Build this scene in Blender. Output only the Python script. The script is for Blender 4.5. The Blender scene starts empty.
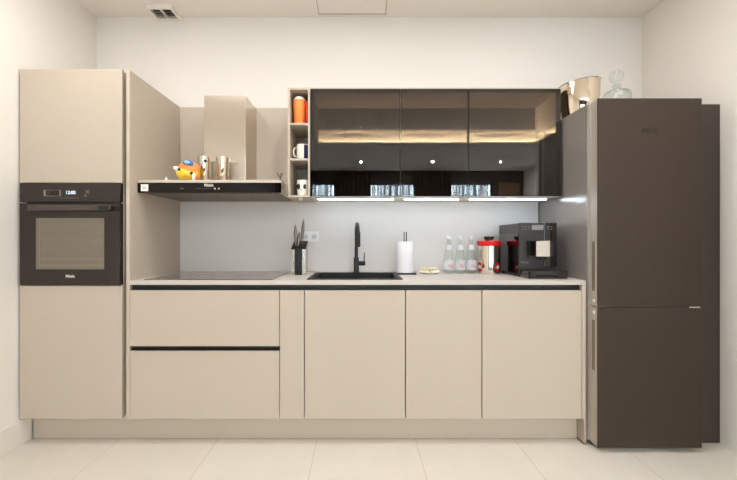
import bpy, bmesh, math, random
from mathutils import Vector, Matrix
random.seed(4)
C = bpy.context.scene.collection
PI = math.pi

# ------------------------------------------------------------------ camera, world, lights, exposure
sc = bpy.context.scene
cam_d = bpy.data.cameras.new('camera'); cam = bpy.data.objects.new('camera', cam_d); C.objects.link(cam)
cam.location = (0, 0, 1.213); cam.rotation_euler = (PI/2, 0, 0)
cam_d.lens = 18.02; cam_d.sensor_width = 36; cam_d.sensor_fit = 'HORIZONTAL'
cam_d.shift_x = 0.0102; cam_d.shift_y = 0.0; cam_d.clip_start = 0.05
sc.camera = cam
sc.view_settings.view_transform = 'Standard'; sc.view_settings.look = 'None'
sc.view_settings.exposure = -0.36; sc.view_settings.gamma = 1; sc.view_settings.use_curve_mapping = False
sc.cycles.use_denoising = True
sc.cycles.max_bounces = 14; sc.cycles.diffuse_bounces = 6; sc.cycles.glossy_bounces = 5
sc.cycles.transmission_bounces = 12; sc.cycles.transparent_max_bounces = 24
sc.cycles.sample_clamp_indirect = 6; sc.cycles.caustics_refractive = False
w = bpy.data.worlds.new('sky'); sc.world = w; w.use_nodes = True
bg = w.node_tree.nodes['Background']; bg.inputs[0].default_value = (0.74, 0.87, 1.0, 1); bg.inputs[1].default_value = 24.0

def area(name, loc, size, energy, col=(1, 1, 1), rot=(0, 0, 0), spread=PI, size_y=None):
    d = bpy.data.lights.new(name, 'AREA'); d.energy = energy; d.color = col; d.spread = spread
    d.size = size
    if size_y: d.shape = 'RECTANGLE'; d.size_y = size_y
    else: d.shape = 'DISK'
    o = bpy.data.objects.new(name, d); C.objects.link(o); o.location = loc; o.rotation_euler = rot
    return o
WARM = (1.0, 0.97, 0.95)
# an added wide fill light without a fitting, then the kitchen's row of ceiling spots
area('kitchen_fill_light', (0.1, 1.17, 2.88), 3.6, 26, (0.99, 0.98, 1.0), (0, 0, 0), size_y=0.5)  # soft fill added to brighten the run, no fitting of the room
for x in (-1.35, -0.1, 1.15):
    area('kitchen_ceiling_spot', (x, 1.74, 2.90), 0.10, 11.0, WARM, (0, 0, 0))
# living room lights and window daylight behind the photographer
for x in (0.0, 1.55, 3.0):
    area('living_ceiling_spot', (x, -3.06, 2.895), 0.025, 70, (1.0, 0.99, 1.0), (0, 0, 0))

# ------------------------------------------------------------------ materials
def lin(c):
    return tuple(((v/255)/12.92 if v/255 <= 0.04045 else ((v/255+0.055)/1.055)**2.4) for v in c)
def mat(name, rgb, rough=0.5, metal=0.0, spec=0.5, noise=0.0, nscale=8, bump=0.0, bscale=60, emit=0, emit_col=None,
        coat=0.0, trans=0.0, ior=1.45, stretch=None, rvar=0.0):
    m = bpy.data.materials.new(name); m.use_nodes = True
    nt = m.node_tree; b = nt.nodes['Principled BSDF']
    c = lin(rgb)
    b.inputs['Base Color'].default_value = (*c, 1); b.inputs['Roughness'].default_value = rough
    b.inputs['Metallic'].default_value = metal; b.inputs['Specular IOR Level'].default_value = spec
    b.inputs['Coat Weight'].default_value = coat; b.inputs['Coat Roughness'].default_value = 0.04
    b.inputs['Transmission Weight'].default_value = trans; b.inputs['IOR'].default_value = ior
    if emit:
        b.inputs['Emission Color'].default_value = (*(emit_col or c), 1); b.inputs['Emission Strength'].default_value = emit
    if noise or bump or rvar:
        tc = nt.nodes.new('ShaderNodeTexCoord'); mp = nt.nodes.new('ShaderNodeMapping')
        nt.links.new(tc.outputs['Object'], mp.inputs['Vector'])
        if stretch: mp.inputs['Scale'].default_value = stretch
        n = nt.nodes.new('ShaderNodeTexNoise'); n.inputs['Scale'].default_value = nscale; n.inputs['Detail'].default_value = 5
        nt.links.new(mp.outputs['Vector'], n.inputs['Vector'])
        if noise:
            r = nt.nodes.new('ShaderNodeMix'); r.data_type = 'RGBA'
            r.inputs['A'].default_value = (*[v*(1-noise) for v in c], 1); r.inputs['B'].default_value = (*[min(1, v*(1+noise)) for v in c], 1)
            nt.links.new(n.outputs['Fac'], r.inputs['Factor']); nt.links.new(r.outputs['Result'], b.inputs['Base Color'])
        if rvar:
            q = nt.nodes.new('ShaderNodeMapRange'); q.inputs['To Min'].default_value = rough-rvar; q.inputs['To Max'].default_value = rough+rvar
            nt.links.new(n.outputs['Fac'], q.inputs['Value']); nt.links.new(q.outputs['Result'], b.inputs['Roughness'])
        if bump:
            n2 = nt.nodes.new('ShaderNodeTexNoise'); n2.inputs['Scale'].default_value = bscale
            nt.links.new(mp.outputs['Vector'], n2.inputs['Vector'])
            u = nt.nodes.new('ShaderNodeBump'); u.inputs['Strength'].default_value = bump; u.inputs['Distance'].default_value = 0.002
            nt.links.new(n2.outputs['Fac'], u.inputs['Height']); nt.links.new(u.outputs['Normal'], b.inputs['Normal'])
    return m
def glass_mat(name, tint, refl_ior=1.55, rough=0.0):
    m = bpy.data.materials.new(name); m.use_nodes = True; nt = m.node_tree
    for n in list(nt.nodes): nt.nodes.remove(n)
    out = nt.nodes.new('ShaderNodeOutputMaterial'); mx = nt.nodes.new('ShaderNodeMixShader')
    t = nt.nodes.new('ShaderNodeBsdfTransparent'); g = nt.nodes.new('ShaderNodeBsdfGlossy'); f = nt.nodes.new('ShaderNodeFresnel')
    t.inputs['Color'].default_value = (*tint, 1); g.inputs['Roughness'].default_value = rough; 
    gm = nt.nodes.new('ShaderNodeNewGeometry'); mr = nt.nodes.new('ShaderNodeMapRange')
    mr.inputs['To Min'].default_value = refl_ior; mr.inputs['To Max'].default_value = 1/refl_ior   # same reflectance from both faces
    nt.links.new(gm.outputs['Backfacing'], mr.inputs['Value']); nt.links.new(mr.outputs['Result'], f.inputs['IOR'])
    nt.links.new(f.outputs[0], mx.inputs[0]); nt.links.new(t.outputs[0], mx.inputs[1]); nt.links.new(g.outputs[0], mx.inputs[2])
    nt.links.new(mx.outputs[0], out.inputs[0])
    return m

M = {}
M['laminate'] = mat('taupe_laminate', (193, 181, 164), 0.42, spec=0.35, noise=0.015, nscale=3)
M['splash'] = mat('backsplash_panel', (222, 217, 211), 0.45, spec=0.3, noise=0.012, nscale=4)
M['counter'] = mat('worktop', (198, 192, 184), 0.38, noise=0.02, nscale=30)
M['wall'] = mat('white_paint', (231, 227, 220), 0.85, spec=0.2, bump=0.08, bscale=220)
M['ceil'] = mat('ceiling_paint', (236, 231, 226), 0.9, spec=0.1, bump=0.05, bscale=200)
M['base'] = mat('skirting', (230, 225, 215), 0.5)
M['black'] = mat('black_profile', (22, 20, 19), 0.4)
M['blackgloss'] = mat('black_gloss', (16, 15, 15), 0.08, coat=0.5)
M['ovenfront'] = mat('oven_black_glass', (46, 39, 34), 0.16, spec=0.5)
M['bar'] = mat('oven_handle_bar', (74, 65, 58), 0.3)
M['ovenwin'] = mat('oven_glass_reflection', (120, 110, 96), 0.2, spec=0.6, noise=0.12, nscale=7, stretch=(0.15, 1, 4))  # the room's reflection is put into the pale brown colour and bands
M['hoodglass'] = mat('hood_black_glass', (14, 11, 10), 0.07, spec=0.35)
M['steel'] = mat('brushed_steel', (205, 196, 184), 0.24, metal=1.0)
M['chimney'] = mat('chimney_steel', (216, 205, 190), 0.3, metal=1.0)
_b = M['chimney'].node_tree.nodes['Principled BSDF']; _b.inputs['Anisotropic'].default_value = 0.85; _b.inputs['Roughness'].default_value = 0.26
_t = M['chimney'].node_tree.nodes.new('ShaderNodeTangent'); _t.direction_type = 'RADIAL'; _t.axis = 'Z'
M['chimney'].node_tree.links.new(_t.outputs[0], _b.inputs['Tangent'])
M['filter'] = mat('hood_filter', (122, 112, 104), 0.4, metal=0.7, bump=0.5, bscale=300)
M['chrome'] = mat('polished_steel', (225, 215, 200), 0.05, metal=1.0)
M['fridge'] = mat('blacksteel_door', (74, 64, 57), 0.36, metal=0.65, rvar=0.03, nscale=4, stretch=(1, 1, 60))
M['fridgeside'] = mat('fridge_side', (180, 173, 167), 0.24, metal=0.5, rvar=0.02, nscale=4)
M['dooredge'] = mat('fridge_door_edge', (192, 184, 172), 0.38, metal=0.25)
M['handlepocket'] = mat('handle_pocket', (130, 118, 104), 0.4, metal=0.3)
M['grey'] = mat('grey_seal', (176, 170, 160), 0.5)
M['darkpanel'] = mat('dark_filler', (64, 54, 48), 0.45)
M['sink'] = mat('black_granite', (30, 30, 32), 0.45, noise=0.15, nscale=200)
M['hob'] = mat('hob_glass', (66, 56, 52), 0.06, spec=1.0, coat=1.0, ior=1.8)
M['blackmetal'] = mat('matt_black_metal', (26, 26, 30), 0.3)
M['white'] = mat('white_plastic', (240, 240, 238), 0.35)
M['knife'] = mat('knife_steel', (128, 122, 116), 0.35, metal=0.85)
M['recess'] = mat('socket_recess', (214, 214, 212), 0.4)
M['paper'] = mat('kitchen_paper', (224, 225, 228), 0.95, spec=0.1, bump=0.6, bscale=90)
M['porcelain'] = mat('porcelain', (238, 232, 220), 0.2)
M['cobalt'] = mat('cobalt_glaze', (38, 48, 92), 0.2)
M['orange'] = mat('orange_plastic', (246, 138, 60), 0.35)
M['red'] = mat('red_plastic', (206, 24, 26), 0.25)
M['redor'] = mat('red_orange', (214, 52, 22), 0.3)
M['yellow'] = mat('yellow_vinyl', (244, 214, 70), 0.35)
M['blue'] = mat('blue_vinyl', (60, 110, 170), 0.25)
M['lightblue'] = mat('light_blue_lens', (160, 200, 225), 0.15)
M['blackplain'] = mat('black_plastic', (12, 12, 12), 0.35)
M['machine'] = mat('machine_front', (50, 48, 47), 0.35, metal=0.2)
M['machineside'] = mat('machine_side', (52, 52, 54), 0.25, spec=0.6)
M['sidegloss'] = mat('machine_tank_gloss', (8, 8, 9), 0.03, spec=0.5, coat=1.0)
M['screen'] = mat('screen', (135, 138, 140), 0.3, emit=0.0)
M['led_digit'] = mat('lit_digits', (220, 235, 255), 0.3, emit=0.6, emit_col=(0.75, 0.88, 1.0))
M['lettersilver'] = mat('silver_lettering', (225, 215, 205), 0.3, emit=0)
M['letterdark'] = mat('dark_lettering', (34, 27, 23), 0.4)
M['icon_glint'] = mat('print_and_glint', (130, 120, 108), 0.4)
M['label'] = mat('paper_label', (240, 240, 244), 0.6)
M['labelred'] = mat('label_red_print', (226, 150, 150), 0.6)
M['curtain'] = mat('dark_curtain', (52, 44, 38), 0.9, spec=0.1)
M['trim'] = mat('hood_trim', (208, 198, 183), 0.4, metal=0.3)
M['sheer'] = glass_mat('sheer_curtain', (0.62, 0.66, 0.70), 1.05, 0.6)
M['frontpanel'] = mat('dark_room_panelling', (62, 56, 50), 0.6)
M['wood'] = mat('brown_panel', (120, 96, 74), 0.5, noise=0.15, nscale=5, stretch=(8, 8, 1))
M['smoked'] = glass_mat('smoked_glass', (0.42, 0.40, 0.38), 1.85)
M['clear'] = glass_mat('clear_glass', (0.96, 0.98, 0.975), 1.4)
M['pane'] = glass_mat('window_pane', (0.96, 0.98, 0.98), 1.5)
M['bottleglass'] = mat('bottle_glass', (232, 244, 240), 0.02, trans=1.0, ior=1.33)
M['crystal'] = mat('crystal', (250, 250, 250), 0.0, trans=1.0, ior=1.35)
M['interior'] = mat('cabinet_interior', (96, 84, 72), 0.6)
M['under'] = mat('pale_underside', (226, 223, 219), 0.5)
M['rail'] = mat('painted_led_glow', (238, 226, 204), 0.6)  # pale tone puts the shelf light's glow into the colour
M['ledwarm'] = mat('led_warm', (255, 220, 170), 0.5, emit=330, emit_col=(1.0, 0.84, 0.64))
M['ledcool'] = mat('led_cool', (240, 246, 255), 0.5, emit=70, emit_col=(0.62, 0.80, 1.0))
M['lamp'] = mat('lamp_lens', (255, 245, 230), 0.5, emit=3, emit_col=(1.0, 0.93, 0.82))
M['cream'] = mat('cream_wrapper', (236, 228, 196), 0.3)
M['lemon'] = mat('lemon_wrapper', (238, 226, 150), 0.3)
M['green'] = mat('green_wrapper', (70, 120, 100), 0.3)
M['twig'] = mat('twig', (120, 96, 72), 0.7)
M['gap'] = mat('dark_gap', (60, 52, 44), 0.8)

def sheer_mat():
    m = bpy.data.materials.new('gathered_sheer'); m.use_nodes = True; nt = m.node_tree
    for n in list(nt.nodes): nt.nodes.remove(n)
    out = nt.nodes.new('ShaderNodeOutputMaterial'); mx = nt.nodes.new('ShaderNodeMixShader')
    t = nt.nodes.new('ShaderNodeBsdfTransparent'); d = nt.nodes.new('ShaderNodeBsdfDiffuse'); d.inputs[0].default_value = (.25, .25, .25, 1)
    tc = nt.nodes.new('ShaderNodeTexCoord'); n = nt.nodes.new('ShaderNodeTexNoise'); mp = nt.nodes.new('ShaderNodeMapping')
    mp.inputs['Scale'].default_value = (14, 0.01, 0.01); n.inputs['Scale'].default_value = 1; n.inputs['Detail'].default_value = 1
    mr = nt.nodes.new('ShaderNodeMapRange'); mr.inputs['From Min'].default_value = .4; mr.inputs['From Max'].default_value = .65
    mr.inputs['To Min'].default_value = .18; mr.inputs['To Max'].default_value = .72
    nt.links.new(tc.outputs['Object'], mp.inputs[0]); nt.links.new(mp.outputs[0], n.inputs['Vector']); nt.links.new(n.outputs['Fac'], mr.inputs['Value'])
    nt.links.new(mr.outputs[0], mx.inputs[0]); nt.links.new(t.outputs[0], mx.inputs[1]); nt.links.new(d.outputs[0], mx.inputs[2]); nt.links.new(mx.outputs[0], out.inputs[0])
    return m
M['sheer'] = sheer_mat()
M['cap'] = mat('bottle_cap', (222, 226, 228), 0.3)
def floor_mat():
    m = bpy.data.materials.new('cream_floor_tile'); m.use_nodes = True; nt = m.node_tree; b = nt.nodes['Principled BSDF']
    tc = nt.nodes.new('ShaderNodeTexCoord'); mp = nt.nodes.new('ShaderNodeMapping'); mp.inputs['Location'].default_value = (0.267+0.99, -0.20-0.7415, 0)
    br = nt.nodes.new('ShaderNodeTexBrick'); br.offset = 0; br.squash = 1
    br.inputs['Scale'].default_value = 1; br.inputs['Brick Width'].default_value = 0.6; br.inputs['Row Height'].default_value = 1.2
    br.inputs['Mortar Size'].default_value = 0.0016; br.inputs['Mortar Smooth'].default_value = 0.2
    c1 = lin((224, 219, 208)); c2 = lin((221, 215, 204)); cm = lin((188, 176, 152))
    br.inputs['Color1'].default_value = (*c1, 1); br.inputs['Color2'].default_value = (*c2, 1); br.inputs['Mortar'].default_value = (*cm, 1)
    nt.links.new(tc.outputs['Object'], mp.inputs['Vector']); nt.links.new(mp.outputs['Vector'], br.inputs['Vector'])
    n = nt.nodes.new('ShaderNodeTexNoise'); n.inputs['Scale'].default_value = 2.2; n.inputs['Detail'].default_value = 9; n.inputs['Roughness'].default_value = 0.65
    nt.links.new(tc.outputs['Object'], n.inputs['Vector'])
    mx = nt.nodes.new('ShaderNodeMix'); mx.data_type = 'RGBA'; mx.blend_type = 'MULTIPLY'; mx.inputs['Factor'].default_value = 1
    cr = nt.nodes.new('ShaderNodeMapRange'); cr.inputs['From Min'].default_value = 0.3; cr.inputs['From Max'].default_value = 0.7
    cr.inputs['To Min'].default_value = 0.93; cr.inputs['To Max'].default_value = 1.02
    nt.links.new(n.outputs['Fac'], cr.inputs['Value']); nt.links.new(br.outputs['Color'], mx.inputs['A']); nt.links.new(cr.outputs['Result'], mx.inputs['B'])
    nt.links.new(mx.outputs['Result'], b.inputs['Base Color']); b.inputs['Roughness'].default_value = 0.38
    return m
M['floor'] = floor_mat()

# ------------------------------------------------------------------ helpers
def smooth_mesh(me, ang=0.6):
    for p in me.polygons: p.use_smooth = True
    try: me.set_sharp_from_angle(angle=ang)
    except Exception: pass

class MB:
    """collects shapes given in world metres; build() links them as one mesh object"""
    def __init__(s): s.bm = bmesh.new()
    def box(s, x0, x1, y0, y1, z0, z1, bev=0.0, seg=2, rot=None, piv=None):
        r = bmesh.ops.create_cube(s.bm, size=1); vs = r['verts']
        for v in vs: v.co = Vector(((x0+x1)/2+v.co.x*(x1-x0), (y0+y1)/2+v.co.y*(y1-y0), (z0+z1)/2+v.co.z*(z1-z0)))
        if rot: bmesh.ops.rotate(s.bm, verts=vs, cent=piv or ((x0+x1)/2, (y0+y1)/2, (z0+z1)/2), matrix=rot)
        if bev:
            es = list({e for v in vs for e in v.link_edges})
            bmesh.ops.bevel(s.bm, geom=es, offset=bev, segments=seg, affect='EDGES', profile=0.5)
        return s
    def prism(s, pts, axis, a, b):
        """polygon pts extruded along axis ('x','y','z') from a to b"""
        def co(p, t):
            return {'x': (t, p[0], p[1]), 'y': (p[0], t, p[1]), 'z': (p[0], p[1], t)}[axis]
        A = [s.bm.verts.new(co(p, a)) for p in pts]; B = [s.bm.verts.new(co(p, b)) for p in pts]
        fs = [s.bm.faces.new(A), s.bm.faces.new(B[::-1])]; n = len(pts)
        for i in range(n): fs.append(s.bm.faces.new((A[i], B[i], B[(i+1) % n], A[(i+1) % n])))
        bmesh.ops.recalc_face_normals(s.bm, faces=fs)
        return s
    def lathe(s, c, prof, n=40, shear=None, squash=1.0):
        """profile [(r, z)] turned about the vertical through c; closed with the axis where r = 0"""
        rings = []
        for r, z in prof:
            if r < 1e-6: rings.append([s.bm.verts.new((c[0], c[1], c[2]+z))])
            else:
                ring = []
                for i in range(n):
                    a = 2*PI*i/n; x, y = r*math.cos(a), r*math.sin(a)*squash
                    ring.append(s.bm.verts.new((c[0]+x, c[1]+y, c[2]+z+(shear(x, y, z) if shear else 0))))
                rings.append(ring)
        fs = []
        for A, B in zip(rings, rings[1:]):
            if len(A) == 1 and len(B) == 1: continue
            for i in range(n):
                j = (i+1) % n
                if len(A) == 1: fs.append(s.bm.faces.new((A[0], B[i], B[j])))
                elif len(B) == 1: fs.append(s.bm.faces.new((A[i], B[0], A[j])))
                else: fs.append(s.bm.faces.new((A[i], B[i], B[j], A[j])))
        if len(rings[0]) > 1 and prof[0] != prof[-1]:
            fs.append(s.bm.faces.new(rings[0]))
        if len(rings[-1]) > 1 and prof[0] != prof[-1]:
            fs.append(s.bm.faces.new(rings[-1]))
        bmesh.ops.recalc_face_normals(s.bm, faces=fs)
        return s
    def tube(s, pts, rad, n=12):
        pts = [Vector(p) for p in pts]; rr = rad if isinstance(rad, (list, tuple)) else [rad]*len(pts)
        rings = []; up = None
        for i, p in enumerate(pts):
            t = (pts[min(i+1, len(pts)-1)]-pts[max(i-1, 0)]).normalized()
            if up is None:
                up = Vector((0, 0, 1)) if abs(t.z) < 0.9 else Vector((1, 0, 0))
            u = (up-t*up.dot(t)).normalized(); v = t.cross(u); up = u
            rings.append([s.bm.verts.new(p+(u*math.cos(2*PI*k/n)+v*math.sin(2*PI*k/n))*rr[i]) for k in range(n)])
        fs = [s.bm.faces.new(rings[0]), s.bm.faces.new(rings[-1][::-1])]
        for A, B in zip(rings, rings[1:]):
            for k in range(n): fs.append(s.bm.faces.new((A[k], A[(k+1) % n], B[(k+1) % n], B[k])))
        bmesh.ops.recalc_face_normals(s.bm, faces=fs)
        return s
    def ball(s, c, r, scale=(1, 1, 1), rot=None, u=28, v=18):
        g = bmesh.ops.create_uvsphere(s.bm, u_segments=u, v_segments=v, radius=r)
        for q in g['verts']:
            p = Vector((q.co.x*scale[0], q.co.y*scale[1], q.co.z*scale[2]))
            if rot: p = rot @ p
            q.co = p+Vector(c)
        return s
    def build(s, name, m, parent=None, label=None, cat=None, group=None, kind=None, smooth=False):
        me = bpy.data.meshes.new(name)
        if parent is None:
            xs = [v.co for v in s.bm.verts]
            org = Vector(((min(v.x for v in xs)+max(v.x for v in xs))/2, (min(v.y for v in xs)+max(v.y for v in xs))/2, min(v.z for v in xs)))
        else:
            org = Vector((0, 0, 0)); p = parent
            while p: org += p.location; p = p.parent
        for v in s.bm.verts: v.co -= org
        s.bm.to_mesh(me); s.bm.free(); me.materials.append(M[m] if isinstance(m, str) else m)
        if smooth: smooth_mesh(me)
        o = bpy.data.objects.new(name, me); C.objects.link(o)
        if parent is None: o.location = org
        else: o.parent = parent
        tag(o, label, cat, group, kind)
        return o
def tag(o, label=None, cat=None, group=None, kind=None):
    if label: o['label'] = label
    if cat: o['category'] = cat
    if group: o['group'] = group
    if kind: o['kind'] = kind
    return o
def thing(name, label, cat, loc, group=None):
    o = bpy.data.objects.new(name, None); C.objects.link(o); o.location = loc; o.empty_display_size = 0.05
    return tag(o, label, cat, group)
def struct(name, mb, m, label=None): return mb.build(name, m, kind='structure', label=label)
def world_loc(p):
    v = Vector((0, 0, 0))
    while p: v += p.location; p = p.parent
    return v
def text(name, s, size, center, m, parent, ext=0.0006, bold=0.0):
    """lettering standing upright on a front that faces the camera"""
    cu = bpy.data.curves.new(name, 'FONT'); cu.body = s; cu.size = size; cu.align_x = 'CENTER'; cu.align_y = 'CENTER'
    cu.extrude = ext; cu.offset = bold
    t = bpy.data.objects.new(name+'_curve', cu); C.objects.link(t)
    dg = bpy.context.evaluated_depsgraph_get(); me = bpy.data.meshes.new_from_object(t.evaluated_get(dg))
    bpy.data.objects.remove(t); bpy.data.curves.remove(cu)
    R = Matrix.Rotation(PI/2, 4, 'X'); me.transform(Matrix.Translation(Vector(center)-world_loc(parent)) @ R)
    me.materials.clear(); me.materials.append(M[m]); me.name = name
    o = bpy.data.objects.new(name, me); C.objects.link(o); o.parent = parent
    return o
def dup(root, loc, label=None, group=None):
    r = root.copy(); C.objects.link(r); r.location = loc
    if label: r['label'] = label
    if group: r['group'] = group
    for ch in [c for c in bpy.data.objects if c.parent == root]:
        c = ch.copy(); C.objects.link(c); c.parent = r
        for g in [k for k in bpy.data.objects if k.parent == ch]:
            d = g.copy(); C.objects.link(d); d.parent = c
    return r

# ------------------------------------------------------------------ room
XL, XR, YB, ZC = -2.02, 2.145, 2.817, 2.915
YF, XLIV, YLIV = -4.2, 4.0, 0.4
struct('floor', MB().box(XL-0.1, XLIV+0.1, YF-0.1, YB+0.1, -0.1, 0), 'floor')
struct('ceiling', MB().box(XL-0.1, XLIV+0.1, YF-0.1, YB+0.1, ZC, ZC+0.1), 'ceil')
struct('wall_back', MB().box(XL, XR, YB, YB+0.1, 0, ZC), 'wall')
struct('wall_left', MB().box(XL-0.1, XL, YF, YB+0.1, 0, ZC), 'wall')
struct('wall_right', MB().box(XR, XR+0.1, YLIV, YB+0.1, 0, ZC).box(XR+0.1, XLIV, YLIV, YLIV+0.1, 0, ZC).box(XLIV, XLIV+0.1, YF, YLIV+0.1, 0, ZC), 'wall')
struct('baseboard_left', MB().box(XL, XL+0.015, YF, 2.252, 0, 0.150, bev=0.002), 'base')
wins = [(-1.25, -0.60), (0.16, 1.37), (2.12, 3.25)]
mb = MB(); xa = XL
for a, b in wins: mb.box(xa, a, YF-0.1, YF, 0, ZC); mb.box(a, b, YF-0.1, YF, 2.62, ZC); mb.box(a, b, YF-0.1, YF, 0, 0.5); xa = b
mb.box(xa, XLIV, YF-0.1, YF, 0, ZC)
struct('wall_front', mb, 'frontpanel')
struct('far_wall_panel', MB().box(3.37, 3.90, YF+.001, YF+.04, 0.0, 2.62, bev=.003), 'wood')  # brown wood panel on the far wall, no door leaf
for k, (a, b) in enumerate(wins):
    f = MB()
    f.box(a, a+0.05, YF-0.07, YF-0.02, 0.5, 2.62).box(b-0.05, b, YF-0.07, YF-0.02, 0.5, 2.62).box(a+.05, b-.05, YF-0.07, YF-0.02, 0.5, 0.55).box(a+.05, b-.05, YF-0.07, YF-0.02, 2.57, 2.62)
    if k == 1: f.box(0.70, 0.75, YF-0.07, YF-0.02, 0.55, 2.57)
    o = struct('window_%d' % (k+1), f, 'black')
    MB().box(a+.05, b-.05, YF-0.05, YF-0.044, 0.55, 2.57).build('window_pane', 'pane', o)
def curtain(x0, x1, y, z0, z1, m, label, amp=0.03, pitch=0.11, cat='curtain', name='curtain'):
    b = MB(); n = int((x1-x0)/pitch*8)+2; A = []
    for i in range(n):
        x = x0+(x1-x0)*i/(n-1); yy = y+amp*math.sin(2*PI*(x-x0)/pitch)+0.3*amp*math.sin(9.1*x)
        A.append((b.bm.verts.new((x, yy, z0)), b.bm.verts.new((x, yy, z1)), b.bm.verts.new((x, yy+0.003, z1)), b.bm.verts.new((x, yy+0.003, z0))))
    for p, q in zip(A, A[1:]):
        for k in range(4): b.bm.faces.new((p[k], p[(k+1) % 4], q[(k+1) % 4], q[k]))
    b.bm.faces.new(A[0]); b.bm.faces.new(A[-1][::-1])
    bmesh.ops.recalc_face_normals(b.bm, faces=b.bm.faces[:])
    return b.build(name, m, label=label, cat=cat, smooth=True)
curtain(-1.98, -1.21, YF+0.10, 0.02, 2.86, 'curtain', 'dark curtain mirrored at far left of the glass cupboard doors')
curtain(-0.66, 0.24, YF+0.10, 0.02, 2.86, 'curtain', 'wide dark curtain mirrored between the left and middle bright windows')
curtain(1.27, 2.20, YF+0.10, 0.02, 2.86, 'curtain', 'wide dark curtain mirrored between the middle and right bright windows')
curtain(-1.19, -0.70, YF+0.10, 0.02, 2.60, 'sheer', 'sheer curtain hanging in the leftmost mirrored window', 0.025, 0.09)
curtain(0.26, 1.25, YF+0.10, 0.02, 2.60, 'sheer', 'sheer curtain hanging in the middle mirrored window', 0.025, 0.09)
curtain(2.22, 3.10, YF+0.10, 0.02, 2.60, 'sheer', 'sheer curtain hanging in the rightmost mirrored window', 0.025, 0.09)

# three recessed spots in the living room ceiling, mirrored in the glass doors
t = thing('recessed_spotlight', 'small round ceiling spotlight mirrored in the left glass door', 'ceiling light', (0.0, -3.06, ZC), 'recessed ceiling spotlights mirrored in the glass doors')
MB().lathe((0, -3.06, ZC-0.012), [(0.014, 0.012), (0.045, 0.012), (0.045, 0.002), (0.040, 0), (0.014, 0.001)], 32).build('trim_ring', 'white', t, smooth=True)
MB().lathe((0, -3.06, ZC-0.008), [(0, 0), (0.0135, 0), (0.0135, 0.008), (0, 0.008)], 32).build('lens', 'lamp', t, smooth=True)
dup(t, (1.55, -3.06, ZC), 'small round ceiling spotlight mirrored in the middle glass door')
dup(t, (3.0, -3.06, ZC), 'small round ceiling spotlight mirrored in the right glass door')

# ------------------------------------------------------------------ ceiling vent and hatch
t = thing('ceiling_vent', 'small square white louvred vent in the ceiling above the tall oven cabinet', 'vent', (-1.46, 2.735, 2.885))
x0, x1, y0, y1 = -1.55, -1.37, 2.66, 2.812
MB().box(x0, x1, y0, y0+.016, 2.885, ZC).box(x0, x1, y1-.016, y1, 2.885, ZC).box(x0, x0+.014, y0+.016, y1-.016, 2.885, ZC).box(x1-.014, x1, y0+.016, y1-.016, 2.885, ZC).box(-1.464, -1.456, y0+.016, y1-.016, 2.885, 2.905).build('frame', 'ceil', t)
for k in range(4):
    y = y0+0.03+k*0.031
    MB().box(x0+.014, x1-.014, y-.010, y+.010, 2.892, 2.8945, rot=Matrix.Rotation(0.55, 3, 'X')).build('slat', 'grey', t)
MB().box(x0+.014, x1-.014, y0+.016, y1-.016, 2.911, ZC).build('duct_opening', 'gap', t)
t = thing('ceiling_hatch', 'flat beige access hatch in the ceiling above the sink', 'hatch', (-0.065, 2.53, ZC))
hx0, hx1, hy0, hy1 = -0.318, 0.187, 2.27, 2.775
MB().box(hx0, hx1, hy0, hy0+.005, ZC-.006, ZC).box(hx0, hx1, hy1-.005, hy1, ZC-.006, ZC).box(hx0, hx0+.005, hy0+.005, hy1-.005, ZC-.006, ZC).box(hx1-.005, hx1, hy0+.005, hy1-.005, ZC-.006, ZC).build('frame', 'grey', t)
MB().box(hx0+.007, hx1-.007, hy0+.007, hy1-.007, ZC-.003, ZC).build('hatch_panel', 'ceil', t)

# ------------------------------------------------------------------ fixed kitchen panels
YD = 2.17          # plane of the door fronts
YS = 2.775         # face of the backsplash
def carcass(x0, x1, y0, y1, z0, z1, parent, top=True, th=0.018, shelves=(), m='laminate', back=True, name='carcass'):
    b = MB().box(x0, x0+th, y0, y1, z0, z1).box(x1-th, x1, y0, y1, z0, z1).box(x0+th, x1-th, y0, y1, z0, z0+th)
    if top: b.box(x0+th, x1-th, y0, y1, z1-th, z1)
    if back: b.box(x0+th, x1-th, y1-0.008, y1, z0+th, z1-(th if top else 0))
    for z in shelves: b.box(x0+th, x1-th, y0, y1-0.008, z, z+th)
    return b.build(name, m, parent)

# tall oven cabinet
t = thing('oven_cabinet', 'tall beige housing cabinet around the built-in oven', 'cabinet', (-1.707, 2.48, 0.16))
carcass(-2.004, -1.408, 2.192, 2.80, 0.165, 2.214, t, shelves=(0.925, 1.55))
MB().box(-2.008, -1.406, YD, YD+.019, 0.160, 0.944, bev=0.0015).build('door', 'laminate', t)
MB().box(-2.008, -1.406, YD, YD+.019, 1.550, 2.219, bev=0.0015).build('door', 'laminate', t)
# oven
t = thing('oven', 'built-in dark brown glass oven with digital clock', 'oven', (-1.707, 2.45, 0.95))
MB().box(-1.980, -1.432, 2.192, 2.72, 0.952, 1.540).build('oven_body', 'blackplain', t)
MB().box(-1.999, -1.4105, 2.160, 2.190, 1.435, 1.545, bev=0.002).build('control_panel', 'ovenfront', t)
d = MB().box(-1.999, -1.4105, 2.160, 2.190, 0.950, 1.428, bev=0.002).build('oven_door', 'ovenfront', t)
MB().box(-1.902, -1.503, 2.1585, 2.1605, 1.042, 1.342, bev=0.0006).build('window', 'ovenwin', d)
MB().box(-1.880, -1.875, 2.1575, 2.1588, 1.045, 1.339).box(-1.580, -1.577, 2.1575, 2.1588, 1.10, 1.26).box(-1.873, -1.52, 2.1575, 2.1588, 1.064, 1.067).box(-1.873, -1.52, 2.1575, 2.1588, 1.10, 1.102).build('rack_and_glint', 'icon_glint', d)  # rack lines, plus pale lines painted as highlights on the glass
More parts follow.
